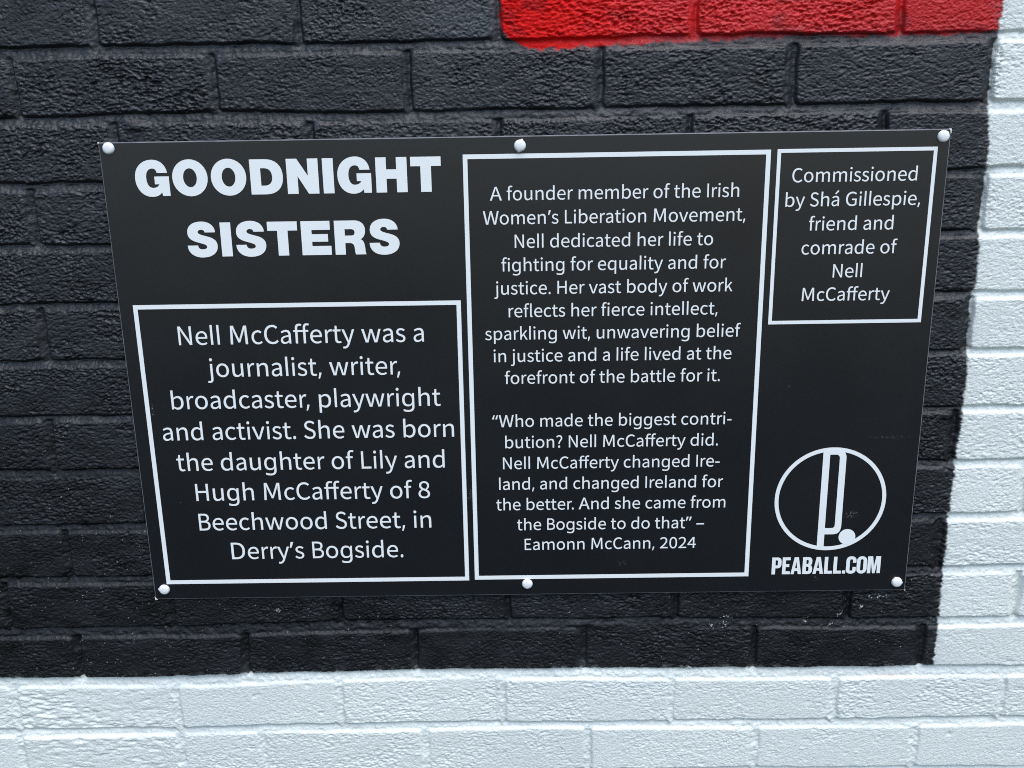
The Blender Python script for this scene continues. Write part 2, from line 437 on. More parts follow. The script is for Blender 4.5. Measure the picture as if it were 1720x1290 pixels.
LINES = [
    ('Nell McCaﬀerty was a', 34.95, -278.3, 51.7),
    ('journalist, writer,', 34.95, -278.3, 9.9),
    ('broadcaster, playwright', 34.95, -278.3, -31.9),
    ('and activist. She was born', 34.95, -278.3, -73.6),
    ('the daughter of Lily and', 34.95, -278.3, -115.4),
    ('Hugh McCaﬀerty of 8', 34.95, -278.3, -157.2),
    ('Beechwood Street, in', 34.95, -278.3, -199.0),
    ('Derry’s Bogside.', 34.95, -278.3, -240.8),
    ('A founder member of the Irish', 23.75, 107.5, 223.6),
    ('Women’s Liberation Movement,', 23.75, 107.5, 195.1),
    ('Nell dedicated her life to', 23.75, 107.5, 166.5),
    ('ﬁghting for equality and for', 23.75, 107.5, 138.0),
    ('justice. Her vast body of work', 23.75, 107.5, 109.4),
    ('reﬂects her ﬁerce intellect,', 23.75, 107.5, 80.9),
    ('sparkling wit, unwavering belief', 23.75, 107.5, 52.4),
    ('in justice and a life lived at the', 23.75, 107.5, 23.8),
    ('forefront of the battle for it.', 23.75, 107.5, -4.7),
    ('“Who made the biggest contri-', 23.75, 107.5, -61.8),
    ('bution? Nell McCaﬀerty did.', 23.75, 107.5, -90.3),
    ('Nell McCaﬀerty changed Ire-', 23.75, 107.5, -118.9),
    ('land, and changed Ireland for', 23.75, 107.5, -147.4),
    ('the better. And she came from', 23.75, 107.5, -176.0),
    ('the Bogside to do that” –', 23.75, 107.5, -204.5),
    ('Eamonn McCann, 2024', 23.75, 107.5, -233.0),
    ('Commissioned', 24.2, 391.3, 239.5),
    ('by Shá Gillespie,', 24.2, 391.3, 210.8),
    ('friend and', 24.2, 391.3, 182.0),
    ('comrade of', 24.2, 391.3, 153.2),
    ('Nell', 24.2, 391.3, 124.5),
    ('McCaﬀerty', 24.2, 391.3, 95.8)]
GLYPHS = {
    ',': [207,[[[146,98,148,95,144,74],[138,51,131,26,123,2],[115,-23,107,-47,98,-72],[90,-95,82,-116,65,-116],[48,-116,32,-116,37,-94],[42,-69,47,-43,52,-17],[56,9,60,35,64,60],[68,84,70,105,94,105],[119,105,143,105,145,101]]]],
    '-': [307,[[[115,207,38,207,38,230],[38,254,38,277,115,277],[192,277,269,277,269,254],[269,230,269,207,192,207]]]],
    '.': [207,[[[56,27,56,49,56,71],[60,87,70,96,79,105],[90,109,103,109,116,109],[128,105,137,96,147,87],[151,71,151,49,151,27],[147,11,137,2,128,-8],[116,-13,103,-13,90,-13],[79,-8,70,2,60,11]]]],
    '0': [513,[[[128,-12,257,-12,385,-12],[468,100,468,327,468,553],[385,662,257,662,128,662],[46,553,46,327,46,100]],[[334,54,257,54,180,54],[128,137,128,327,128,517],[180,598,257,598,334,598],[386,517,386,327,386,137]]]],
    '2': [513,[[[41,16,41,0,183,0],[325,0,467,0,467,23],[467,47,467,70,404,70],[342,70,279,70,245,70],[203,67,168,64,327,209],[434,341,434,471,434,587],[358,662,237,662,151,662],[92,625,37,567,53,552],[70,536,86,521,124,564],[171,596,226,596,311,596],[351,542,351,468,351,356],[253,226,41,48,41,32]]]],
    '4': [513,[[[314,60,314,0,341,0],[367,0,394,0,394,60],[394,119,394,179,424,179],[454,179,484,179,484,201],[484,222,484,244,454,244],[424,244,394,244,394,379],[394,515,394,650,363,650],[332,650,300,650,206,511],[112,372,18,232,18,215],[18,197,18,179,117,179],[216,179,314,179,314,119]],[[314,311,314,244,245,244],[176,244,106,244,158,318],[209,392,261,466,280,498],[299,531,315,562,316,562],[318,562,319,562,317,529],[314,476,314,444,314,377]]]],
    '8': [513,[[[133,-12,259,-12,385,-12],[470,62,470,156,470,246],[416,295,357,327,357,329],[357,330,357,332,397,362],[446,421,446,489,446,589],[376,660,261,660,155,660],[75,594,75,495,75,427],[117,378,166,345,166,344],[166,343,166,342,104,310],[43,248,43,161,43,61]],[[350,392,305,353,225,383],[152,418,152,495,152,558],[197,600,260,600,332,600],[374,549,374,484,374,437]],[[338,49,260,49,178,49],[117,99,117,169,117,231],[156,282,211,316,307,279],[390,247,390,159,390,94]]]],
    '?': [406,[[[132,363,152,203,176,203],[199,203,222,203,206,348],[361,402,361,537,361,638],[297,701,200,701,131,701],[76,665,37,616,52,601],[67,587,81,572,111,609],[149,631,192,631,254,631],[284,587,284,531,284,422]],[[158,-12,189,-12,221,-12],[247,14,247,51,247,90],[221,116,189,116,158,116],[134,90,134,51,134,14]]]],
    'A': [612,[[[87,225,4,0,35,0],[66,0,98,0,121,69],[145,137,169,206,259,206],[349,206,439,206,462,137],[486,69,509,0,542,0],[575,0,608,0,524,225],[441,449,357,674,323,674],[288,674,254,674,170,449]],[[267,273,192,273,204,308],[216,342,228,377,255,453],[279,526,302,605,303,605],[305,605,306,605,330,527],[353,453,380,377,392,342],[404,308,416,273,341,273]]]],
    'B': [542,[[[83,225,83,0,147,0],[211,0,276,0,411,0],[505,65,505,198,505,290],[454,343,382,359,382,360],[382,362,382,363,439,383],[470,442,470,509,470,628],[384,674,262,674,203,674],[143,674,83,674,83,449]],[[189,388,159,388,159,461],[159,534,159,607,190,607],[221,607,252,607,347,607],[395,577,395,498,395,429],[353,388,249,388,219,388]],[[194,68,159,68,159,153],[159,237,159,322,194,322],[230,322,265,322,371,322],[430,284,430,200,430,109],[369,68,265,68,230,68]]]],
    'C': [580,[[[176,-12,343,-12,429,-12],[495,23,547,85,532,103],[516,121,501,139,458,91],[410,63,346,63,219,63],[139,169,139,339,139,508],[224,611,349,611,406,611],[450,586,485,548,501,566],[516,585,531,603,493,646],[429,686,348,686,179,686],[53,554,53,337,53,118]]]],
    'D': [666,[[[98,225,98,0,158,0],[218,0,279,0,493,0],[609,126,609,339,609,554],[493,674,275,674,216,674],[157,674,98,674,98,449]],[[214,70,187,70,187,248],[187,427,187,605,214,605],[240,605,267,605,435,605],[517,510,517,339,517,169],[435,70,267,70,240,70]]]],
    'E': [492,[[[84,225,84,0,205,0],[325,0,446,0,446,24],[446,48,446,73,351,73],[256,73,161,73,161,154],[161,236,161,318,239,318],[316,318,393,318,393,342],[393,367,393,391,316,391],[239,391,161,391,161,461],[161,532,161,602,253,602],[345,602,437,602,437,626],[437,650,437,674,319,674],[202,674,84,674,84,449]]]],
    'G': [646,[[[184,-12,365,-12,457,-12],[533,21,577,66,577,161],[577,255,577,349,501,349],[426,349,351,349,351,326],[351,302,351,279,399,279],[448,279,497,279,497,220],[497,161,497,102,470,77],[422,63,373,63,226,63],[143,169,143,339,143,508],[233,611,372,611,441,611],[486,583,520,548,536,566],[552,585,567,603,528,644],[465,686,369,686,188,686],[54,554,54,337,54,118]]]],
    'H': [652,[[[90,225,90,0,118,0],[145,0,173,0,173,106],[173,212,173,318,275,318],[377,318,479,318,479,212],[479,106,479,0,507,0],[535,0,562,0,562,225],[562,449,562,674,535,674],[507,674,479,674,479,580],[479,486,479,392,377,392],[275,392,173,392,173,486],[173,580,173,674,145,674],[118,674,90,674,90,449]]]],
    'I': [239,[[[82,225,82,0,107,0],[132,0,157,0,157,225],[157,449,157,674,132,674],[107,674,82,674,82,449]]]],
    'L': [472,[[[88,225,88,0,207,0],[327,0,447,0,447,24],[447,48,447,73,354,73],[261,73,168,73,168,273],[168,474,168,674,141,674],[114,674,88,674,88,449]]]],
    'M': [804,[[[100,225,91,0,119,0],[147,0,176,0,179,124],[183,249,187,373,188,431],[185,513,181,572,182,572],[184,572,185,572,202,521],[219,470,237,418,280,302],[324,185,370,68,391,68],[411,68,432,68,478,185],[522,302,564,418,582,470],[599,521,616,572,618,572],[619,572,620,572,617,513],[613,431,615,373,618,249],[622,124,625,0,655,0],[684,0,713,0,704,225],[695,449,686,674,651,674],[617,674,583,674,541,554],[499,434,455,314,438,268],[424,220,405,173,404,173],[402,173,401,173,383,220],[368,268,349,314,305,434],[263,554,221,674,187,674],[153,674,118,674,109,449]]]],
    'N': [658,[[[92,225,92,0,118,0],[145,0,171,0,171,118],[171,236,171,354,171,425],[165,497,161,565,162,565],[164,565,165,565,189,518],[213,472,237,426,318,284],[399,142,480,0,508,0],[537,0,566,0,566,225],[566,449,566,674,539,674],[513,674,486,674,486,557],[486,440,486,324,486,254],[492,177,498,110,496,110],[495,110,493,110,469,157],[445,203,421,249,340,391],[259,532,177,674,149,674],[120,674,92,674,92,449]]]],
    'S': [493,[[[165,-12,251,-12,378,-12],[457,73,457,179,457,280],[403,326,333,360,304,373],[275,387,246,401,199,423],[146,448,146,514,146,574],[190,611,259,611,315,611],[360,588,397,549,410,567],[424,585,437,603,395,652],[331,686,259,686,149,686],[68,611,68,508,68,409],[135,361,191,335,220,321],[249,307,278,292,336,264],[380,242,380,172,380,107],[333,63,252,63,189,63],[128,96,85,146,70,127],[55,107,40,87,92,27]]]],
    'W': [846,[[[125,225,174,0,210,0],[245,0,280,0,315,135],[350,271,385,406,397,460],[410,508,421,560,422,560],[424,560,425,560,436,508],[447,460,460,406,495,271],[531,135,567,0,603,0],[639,0,674,0,723,225],[771,449,820,674,792,674],[763,674,735,674,710,552],[684,429,659,307,647,234],[633,162,621,88,619,88],[617,88,615,88,597,162],[582,235,565,307,532,429],[499,552,466,674,439,674],[412,674,384,674,352,552],[320,429,287,307,270,234],[252,162,237,88,236,88],[234,88,233,88,219,162],[205,234,191,307,166,429],[141,552,117,674,86,674],[56,674,25,674,75,449]]]],
    'a': [482,[[[108,-12,186,-12,243,-12],[295,20,340,58,341,58],[342,58,342,58,345,39],[347,19,349,0,371,0],[392,0,414,0,414,99],[414,198,414,298,414,418],[366,497,253,497,177,497],[112,462,70,433,80,414],[90,396,100,377,137,403],[186,429,240,429,316,429],[336,369,336,307,138,283],[51,231,51,126,51,38]],[[253,54,208,54,162,54],[126,76,126,131,126,193],[179,234,336,252,336,207],[336,163,336,118,290,76]]]],
    'b': [569,[[[259,-12,305,-12,419,-12],[522,84,522,250,522,399],[452,497,323,497,267,497],[212,466,166,429,167,458],[168,486,169,516,169,581],[169,647,169,712,141,712],[113,712,85,712,85,473],[85,237,85,0,107,0],[130,0,152,0,154,17],[157,33,159,50,161,50],[162,50,163,50,206,12]],[[374,57,291,57,258,57],[213,70,169,107,169,192],[169,277,169,362,216,405],[261,428,302,428,398,428],[435,357,435,249,435,129]]]],
    'c': [448,[[[142,-12,269,-12,326,-12],[380,12,423,49,412,67],[400,86,388,104,358,78],[320,56,276,56,188,56],[128,130,128,242,128,353],[191,428,278,428,315,428],[346,411,373,386,387,404],[400,422,414,439,380,470],[337,497,275,497,152,497],[46,403,46,242,46,81]]]],
    'd': [564,[[[128,-12,252,-12,311,-12],[364,20,402,57,403,57],[404,57,405,57,407,38],[410,19,412,0,435,0],[458,0,480,0,480,237],[480,473,480,712,452,712],[425,712,397,712,397,649],[397,586,397,524,398,496],[400,468,401,440,358,475],[320,497,262,497,149,497],[48,398,48,242,48,80]],[[316,57,270,57,184,57],[134,126,134,242,134,353],[197,428,277,428,317,428],[356,414,397,377,397,292],[397,208,397,123,356,78]]]],
    'e': [501,[[[151,-12,282,-12,348,-12],[401,10,443,37,433,56],[424,74,414,92,377,68],[339,53,291,53,198,53],[134,119,128,223,239,223],[349,223,459,223,461,235],[463,251,463,269,463,407],[392,497,267,497,155,497],[47,399,47,242,47,82]],[[215,281,128,281,137,377],[199,431,269,431,345,431],[391,379,391,281,303,281]]]],
    'f': [292,[[[30,439,30,418,52,418],[74,418,96,418,96,279],[96,139,96,0,123,0],[151,0,178,0,178,139],[178,279,178,418,212,418],[247,418,281,418,281,440],[281,462,281,484,247,484],[212,484,178,484,178,510],[178,536,178,562,178,625],[200,658,247,658,264,658],[284,653,302,644,308,666],[314,687,320,708,297,717],[269,724,238,724,141,724],[96,662,96,562,96,536],[96,510,96,484,74,483],[52,481,30,480,30,459]]]],
    'g': [559,[[[188,494,250,494,282,494],[311,487,337,475,363,463],[384,445,403,420,404,420],[406,420,407,420,411,441],[414,463,418,484,439,484],[461,484,482,484,482,320],[482,156,482,-8,482,-54],[474,-92,458,-123,442,-154],[418,-178,386,-193,354,-209],[313,-217,264,-217,228,-217],[196,-214,167,-209,137,-204],[111,-196,88,-186,88,-162],[88,-137,88,-113,111,-125],[138,-134,169,-141,200,-147],[233,-151,268,-151,310,-151],[343,-139,367,-114,391,-90],[403,-57,403,-14,403,-8],[403,-2,403,5,403,12],[403,22,404,36,404,49],[405,59,405,64,404,64],[403,64,402,64,385,39],[364,21,339,9,313,-3],[284,-9,251,-9,188,-9],[139,13,103,57,68,101],[50,162,50,241,50,318],[68,379,103,425,139,470]],[[294,426,261,426,234,426],[210,419,191,405,172,390],[158,369,148,341,138,314],[133,280,133,240,133,181],[144,135,166,103,188,72],[220,56,263,56,288,56],[309,59,326,65,344,72],[358,82,370,95,381,109],[390,126,395,147,401,168],[404,193,404,222,404,228],[404,235,404,241,404,285],[399,321,389,348,379,375],[363,395,342,407,321,420]]]],
    'h': [555,[[[84,237,84,0,112,0],[140,0,168,0,168,117],[168,234,168,351,218,400],[252,425,304,425,369,425],[398,387,398,296,398,197],[398,99,398,0,425,0],[453,0,481,0,481,102],[481,204,481,307,481,430],[433,497,329,497,261,497],[210,460,165,415,166,449],[167,482,168,516,168,581],[168,647,168,712,140,712],[112,712,84,712,84,473]]]],
    'i': [234,[[[78,161,78,0,104,0],[130,0,157,0,157,161],[157,323,157,484,130,484],[104,484,78,484,78,323]],[[87,585,117,585,148,585],[169,607,169,640,169,671],[148,693,117,693,87,693],[66,671,66,640,66,607]]]],
    'j': [243,[[[3,-216,31,-216,126,-216],[163,-154,163,-55,163,124],[163,304,163,484,136,484],[109,484,82,484,82,304],[82,124,82,-55,82,-114],[71,-151,23,-151,6,-151],[-11,-146,-23,-142,-28,-162],[-34,-183,-39,-203,-22,-210]],[[90,585,122,585,153,585],[176,607,176,640,176,671],[153,693,122,693,90,693],[68,671,68,640,68,607]]]],
    'k': [469,[[[78,237,78,0,104,0],[129,0,155,0,155,42],[155,85,155,127,184,163],[212,198,241,234,286,156],[331,78,376,0,404,0],[432,0,461,0,402,96],[344,193,286,289,338,354],[389,419,440,484,411,484],[382,484,353,484,288,399],[223,314,158,229,157,229],[156,229,155,229,155,389],[155,550,155,712,129,712],[104,712,78,712,78,473]]]],
    'l': [236,[[[158,229,158,0,131,0],[105,0,78,0,78,229],[78,458,78,712,105,712],[131,712,158,712,158,458]]]],
    'm': [834,[[[83,161,83,0,110,0],[138,0,166,0,166,117],[166,234,166,351,210,401],[251,425,288,425,350,425],[379,387,379,296,379,197],[379,99,379,0,406,0],[434,0,461,0,461,117],[461,234,461,351,507,401],[547,425,585,425,647,425],[675,387,675,296,675,197],[675,99,675,0,703,0],[730,0,757,0,757,102],[757,204,757,307,757,430],[710,497,610,497,549,497],[499,458,448,404,428,461],[388,497,313,497,254,497],[204,460,160,414,160,414],[159,414,159,414,156,437],[153,461,150,484,128,484],[105,484,83,484,83,323]]]],
    'n': [555,[[[84,161,84,0,112,0],[140,0,167,0,167,117],[167,234,167,351,217,400],[251,425,302,425,368,425],[396,387,396,296,396,197],[396,99,396,0,423,0],[451,0,479,0,479,102],[479,204,479,307,479,430],[431,497,328,497,260,497],[208,460,162,414,161,414],[161,414,160,414,157,437],[155,461,152,484,129,484],[106,484,84,484,84,323]]]],
    'o': [549,[[[154,-12,274,-12,395,-12],[502,81,502,242,502,403],[395,497,274,497,154,497],[47,403,47,242,47,81]],[[360,56,274,56,189,56],[132,130,132,242,132,353],[189,428,274,428,360,428],[418,353,418,242,418,130]]]],
    'p': [569,[[[84,25,84,-204,113,-204],[141,-204,169,-204,169,-149],[169,-95,169,-40,168,-12],[167,16,166,45,211,8],[259,-12,304,-12,418,-12],[520,84,520,250,520,399],[451,497,322,497,264,497],[208,464,163,428,163,428],[162,428,162,428,159,447],[156,465,153,484,130,484],[107,484,84,484,84,255]],[[373,57,290,57,257,57],[213,70,169,107,169,192],[169,277,169,362,217,405],[260,428,301,428,396,428],[433,357,433,249,433,129]]]],
    'q': [563,[[[396,-147,396,-204,424,-204],[452,-204,479,-204,479,25],[479,255,479,484,457,484],[435,484,413,484,410,469],[408,454,405,439,404,439],[404,439,403,439,360,476],[320,497,262,497,149,497],[48,398,48,242,48,80],[128,-12,252,-12,309,-12],[361,18,400,56,399,27],[397,-3,396,-32,396,-89]],[[315,57,270,57,183,57],[133,126,133,242,133,353],[197,428,276,428,317,428],[355,414,396,377,396,292],[396,208,396,123,355,78]]]],
    'r': [327,[[[78,161,78,0,103,0],[129,0,155,0,155,104],[155,207,155,311,185,393],[232,423,270,423,289,423],[299,421,314,415,319,439],[324,462,329,486,314,494],[300,497,280,497,229,497],[182,457,150,396,149,396],[149,396,148,396,146,425],[143,455,141,484,120,484],[99,484,78,484,78,323]]]],
    's': [396,[[[133,-12,198,-12,306,-12],[365,53,365,132,365,224],[292,252,225,279,173,299],[126,317,126,363,126,401],[153,433,212,433,252,433],[284,414,316,390,328,407],[340,424,353,441,318,472],[267,497,211,497,110,497],[52,436,52,359,52,276],[122,244,186,219,237,200],[291,176,291,127,291,86],[261,52,201,52,146,52],[105,75,64,110,52,92],[39,73,27,55,70,17]]]],
    't': [331,[[[129,-12,230,-12,260,-12],[291,-3,319,6,313,27],[308,47,303,68,287,61],[266,54,248,54,193,54],[175,88,175,147,175,237],[175,328,175,418,218,418],[261,418,305,418,305,440],[305,462,305,484,261,484],[218,484,175,484,175,530],[175,576,175,622,152,622],[130,622,108,622,105,576],[102,530,99,484,74,483],[49,481,24,480,24,459],[24,439,24,418,47,418],[71,418,95,418,95,329],[95,239,95,150,95,53]]]],
    'u': [551,[[[123,-12,228,-12,295,-12],[344,23,390,76,391,76],[392,76,393,76,395,51],[397,25,399,0,422,0],[445,0,468,0,468,161],[468,323,468,484,441,484],[413,484,386,484,386,370],[386,255,386,141,339,84],[303,59,252,59,187,59],[160,97,160,187,160,286],[160,385,160,484,132,484],[104,484,76,484,76,382],[76,280,76,177,76,53]]]],
    'v': [481,[[[133,161,193,0,226,0],[259,0,292,0,351,161],[410,323,469,484,441,484],[414,484,386,484,354,392],[323,300,291,209,276,161],[259,112,245,66,243,66],[242,66,240,66,225,112],[210,161,194,209,162,300],[131,392,100,484,70,484],[41,484,12,484,72,323]]]],
    'w': [736,[[[117,161,163,0,196,0],[228,0,261,0,284,86],[308,173,331,259,344,306],[354,351,365,400,367,400],[368,400,370,400,382,351],[391,307,404,261,428,174],[452,87,475,0,509,0],[543,0,577,0,622,161],[667,323,712,484,685,484],[658,484,631,484,607,391],[583,297,559,204,548,158],[539,114,529,70,527,70],[526,70,524,70,512,114],[501,158,489,204,463,297],[437,391,411,484,384,484],[357,484,329,484,303,391],[277,297,251,204,240,158],[229,114,218,70,217,70],[215,70,214,70,204,114],[195,158,184,204,160,297],[135,391,110,484,82,484],[53,484,25,484,71,323]]]],
    'y': [471,[[[69,-209,91,-209,189,-209],[240,-135,275,-41,336,134],[398,309,459,484,432,484],[406,484,379,484,349,395],[320,305,290,216,278,172],[263,123,250,78,249,78],[247,78,246,78,229,124],[212,173,197,216,164,305],[131,395,98,484,69,484],[40,484,12,484,77,322],[143,161,209,-1,205,-13],[202,-25,198,-37,177,-97],[143,-142,88,-142,74,-142],[60,-137,50,-134,44,-155],[39,-177,33,-199,49,-205]]]],
    'á': [482,[[[108,-12,186,-12,243,-12],[295,20,340,58,341,58],[342,58,342,58,345,39],[347,19,349,0,371,0],[392,0,414,0,414,99],[414,198,414,298,414,418],[366,497,253,497,177,497],[112,462,70,433,80,414],[90,396,100,377,137,403],[186,429,240,429,316,429],[336,369,336,307,138,283],[51,231,51,126,51,38]],[[253,54,208,54,162,54],[126,76,126,131,126,193],[179,234,336,252,336,207],[336,163,336,118,290,76]],[[228,585,241,571,291,623],[341,675,391,726,373,744],[355,762,337,780,292,725],[247,669,202,613,215,599]]]],
    '–': [500,[[[180,207,40,207,40,230],[40,254,40,277,180,277],[320,277,460,277,460,254],[460,230,460,207,320,207]]]],
    '’': [219,[[[179,667,181,664,175,642],[168,618,159,592,150,566],[141,540,130,515,120,489],[110,465,100,443,79,443],[59,443,38,443,43,460],[47,479,52,499,57,520],[61,540,65,560,69,581],[73,601,76,620,80,640],[83,658,85,674,115,674],[145,674,174,674,176,671]]]],
    '“': [352,[[[314,674,334,674,328,650],[322,624,316,597,310,569],[304,542,299,515,294,489],[290,465,287,443,257,443],[227,443,197,443,195,446],[193,450,191,453,196,475],[204,499,212,524,221,550],[231,576,242,601,252,627],[263,651,273,674,293,674]],[[139,674,159,674,154,650],[148,624,142,597,135,569],[130,542,125,515,120,489],[115,465,112,443,83,443],[53,443,24,443,22,446],[20,450,18,453,24,475],[31,499,40,524,48,550],[58,576,68,601,79,627],[89,651,99,674,119,674]]]],
    '”': [352,[[[332,667,334,664,328,642],[321,618,312,592,304,566],[294,540,284,515,273,489],[263,465,253,443,232,443],[211,443,191,443,197,467],[203,492,209,520,215,547],[221,574,226,601,231,628],[236,652,239,674,268,674],[298,674,328,674,330,671]],[[157,667,159,664,154,642],[147,618,138,592,129,566],[119,540,109,515,99,489],[88,465,78,443,58,443],[38,443,18,443,22,460],[27,479,31,499,36,520],[40,540,44,560,48,581],[52,601,55,620,59,640],[62,658,64,674,94,674],[123,674,153,674,155,671]]]],
    'ﬀ': [571,[[[29,439,29,418,51,418],[73,418,95,418,95,279],[95,139,95,0,122,0],[149,0,176,0,176,139],[176,279,176,418,243,418],[310,418,377,418,377,279],[377,139,377,0,404,0],[431,0,458,0,458,139],[458,279,458,418,492,418],[526,418,560,418,560,440],[560,462,560,484,526,484],[492,484,458,484,458,510],[458,536,458,562,458,625],[480,658,526,658,543,658],[563,653,582,644,587,666],[593,687,599,708,576,717],[547,724,519,724,422,724],[377,662,377,562,377,536],[377,510,377,484,310,484],[243,484,176,484,176,505],[176,526,176,547,176,612],[203,648,251,648,275,648],[296,644,316,634,322,655],[327,676,333,697,308,707],[277,714,244,714,145,714],[95,651,95,549,95,527],[95,506,95,484,73,483],[51,481,29,480,29,459]]]],
    'ﬁ': [523,[[[363,161,363,0,390,0],[417,0,444,0,444,161],[444,323,444,484,417,484],[390,484,363,484,363,323]],[[373,585,404,585,435,585],[458,607,458,640,458,671],[435,693,404,693,373,693],[351,671,351,640,351,607]],[[29,439,29,418,50,418],[72,418,93,418,93,279],[93,139,93,0,120,0],[146,0,173,0,173,139],[173,279,173,418,206,418],[239,418,273,418,273,440],[273,462,273,484,239,484],[206,484,173,484,173,510],[173,536,173,562,173,625],[194,658,240,658,256,658],[275,653,293,644,299,666],[305,687,310,708,289,717],[261,724,231,724,137,724],[93,662,93,562,93,536],[93,510,93,484,72,483],[50,481,29,480,29,459]]]],
    'ﬂ': [525,[[[384,-12,442,-12,463,-12],[476,-8,487,-4,484,16],[480,37,477,58,468,56],[464,56,460,56,448,56],[438,66,438,91,438,297],[438,504,438,712,412,712],[385,712,359,712,359,505],[359,301,359,96,359,28]],[[28,439,28,418,50,418],[71,418,92,418,92,279],[92,139,92,0,118,0],[144,0,170,0,170,139],[170,279,170,418,203,418],[236,418,269,418,269,440],[269,462,269,484,236,484],[203,484,170,484,170,510],[170,536,170,562,170,625],[192,658,237,658,253,658],[272,653,289,644,295,666],[301,687,306,708,285,717],[257,724,228,724,135,724],[92,662,92,562,92,536],[92,510,92,484,71,483],[50,481,28,480,28,459]]]]}
# ---------------------------------------------------------------- the sign
SIGN_OUT = 6.2        # front face, mm in front of the wall's brick faces
THICK = 3.0
HW, HH = 500.0, 298.5
sign = bpy.data.objects.new('sign_board', None)
COL.objects.link(sign)
sign.location = W(0, 0, SIGN_OUT)
sign.empty_display_size = 0.1
sign['label'] = 'black rectangular sign with white lettering, screwed to the painted brick wall'
sign['category'] = 'sign'
bpy.context.view_layer.update()

# panel: thin composite sheet with eased edges
bm = bmesh.new()
bmesh.ops.create_cube(bm, size=1.0)
for v in bm.verts:
    v.co = W(v.co.x * 2 * HW, v.co.z * 2 * HH, SIGN_OUT - THICK / 2 - v.co.y * THICK)
bmesh.ops.bevel(bm, geom=[e for e in bm.edges], offset=0.0012, segments=2, profile=0.5, affect='EDGES')
pm = bpy.data.meshes.new('panel'); bm.to_mesh(pm); bm.free()
panel_mat, pn, pb = new_mat('satin_black_print')
tc = pn.nodes.new('ShaderNodeTexCoord')
pb.inputs['Specular IOR Level'].default_value = PSPEC
nA = pn.nodes.new('ShaderNodeTexNoise'); nA.inputs['Scale'].default_value = 6; nA.inputs['Detail'].default_value = 6; nA.inputs['Roughness'].default_value = 0.65
pn.links.new(tc.outputs['Object'], nA.inputs['Vector'])
rA = pn.nodes.new('ShaderNodeMapRange'); rA.inputs['From Min'].default_value = 0.3; rA.inputs['From Max'].default_value = 0.7
rA.inputs['To Min'].default_value = PR0; rA.inputs['To Max'].default_value = PR1
pn.links.new(nA.outputs['Fac'], rA.inputs['Value']); pn.links.new(rA.outputs['Result'], pb.inputs['Roughness'])
# dust specks, scuffs: small pale marks with their own shapes
vo = pn.nodes.new('ShaderNodeTexVoronoi'); vo.inputs['Scale'].default_value = 26; vo.feature = 'F1'
pn.links.new(tc.outputs['Object'], vo.inputs['Vector'])
v1 = pn.nodes.new('ShaderNodeMapRange'); v1.inputs['From Min'].default_value = 0.035; v1.inputs['From Max'].default_value = 0.02
v1.inputs['To Min'].default_value = 0; v1.inputs['To Max'].default_value = 1
pn.links.new(vo.outputs['Distance'], v1.inputs['Value'])
nB = pn.nodes.new('ShaderNodeTexNoise'); nB.inputs['Scale'].default_value = 9
pn.links.new(tc.outputs['Object'], nB.inputs['Vector'])
v2 = pn.nodes.new('ShaderNodeMapRange'); v2.inputs['From Min'].default_value = 0.56; v2.inputs['From Max'].default_value = 0.68
pn.links.new(nB.outputs['Fac'], v2.inputs['Value'])
mu = pn.nodes.new('ShaderNodeMath'); mu.operation = 'MULTIPLY'
pn.links.new(v1.outputs['Result'], mu.inputs[0]); pn.links.new(v2.outputs['Result'], mu.inputs[1])
nC = pn.nodes.new('ShaderNodeTexNoise'); nC.inputs['Scale'].default_value = 320; nC.inputs['Detail'].default_value = 3
pn.links.new(tc.outputs['Object'], nC.inputs['Vector'])
v3 = pn.nodes.new('ShaderNodeMapRange'); v3.inputs['From Min'].default_value = 0.52; v3.inputs['From Max'].default_value = 0.72
pn.links.new(nC.outputs['Fac'], v3.inputs['Value'])
def mark(px, py, rx, ry, amount):
    """one scuff on the panel: an oval, broken up by fine noise"""
    global acc
    sub = pn.nodes.new('ShaderNodeVectorMath'); sub.operation = 'SUBTRACT'
    sub.inputs[1].default_value = W(px, py, SIGN_OUT)
    pn.links.new(geo.outputs['Position'], sub.inputs[0])
    scl = pn.nodes.new('ShaderNodeVectorMath'); scl.operation = 'MULTIPLY'
    scl.inputs[1].default_value = (1000 / rx, 0, 1000 / ry)
    pn.links.new(sub.outputs[0], scl.inputs[0])
    ln = pn.nodes.new('ShaderNodeVectorMath'); ln.operation = 'LENGTH'
    pn.links.new(scl.outputs[0], ln.inputs[0])
    m_ = pn.nodes.new('ShaderNodeMapRange'); m_.inputs['From Min'].default_value = 1.0; m_.inputs['From Max'].default_value = 0.2
    m_.inputs['To Max'].default_value = amount
    pn.links.new(ln.outputs['Value'], m_.inputs['Value'])
    t_ = pn.nodes.new('ShaderNodeMath'); t_.operation = 'MULTIPLY'
    pn.links.new(m_.outputs['Result'], t_.inputs[0]); pn.links.new(v3.outputs['Result'], t_.inputs[1])
    s_ = pn.nodes.new('ShaderNodeMath'); s_.operation = 'ADD'
    pn.links.new(acc, s_.inputs[0]); pn.links.new(t_.outputs[0], s_.inputs[1])
    acc = s_.outputs[0]
geo = pn.nodes.new('ShaderNodeNewGeometry')
acc = mu.outputs[0]
for args in [(-75.8, -154, 4, 12, 0.8), (421.7, -187.7, 9, 6, 0.9), (123.2, -254, 9, 5, 0.25), (-473.1, -34, 1.8, 12, 0.7), (379.2, -279, 5, 5, 0.35), (466, -82.4, 38, 2.6, 0.3), (415, -190, 5, 4, 0.5), (-190, -60, 8, 5, 0.2)]:
    mark(*args)
mc = pn.nodes.new('ShaderNodeMix'); mc.data_type = 'RGBA'
mc.inputs['A'].default_value = (*PANEL, 1); mc.inputs['B'].default_value = (0.30, 0.31, 0.30, 1)
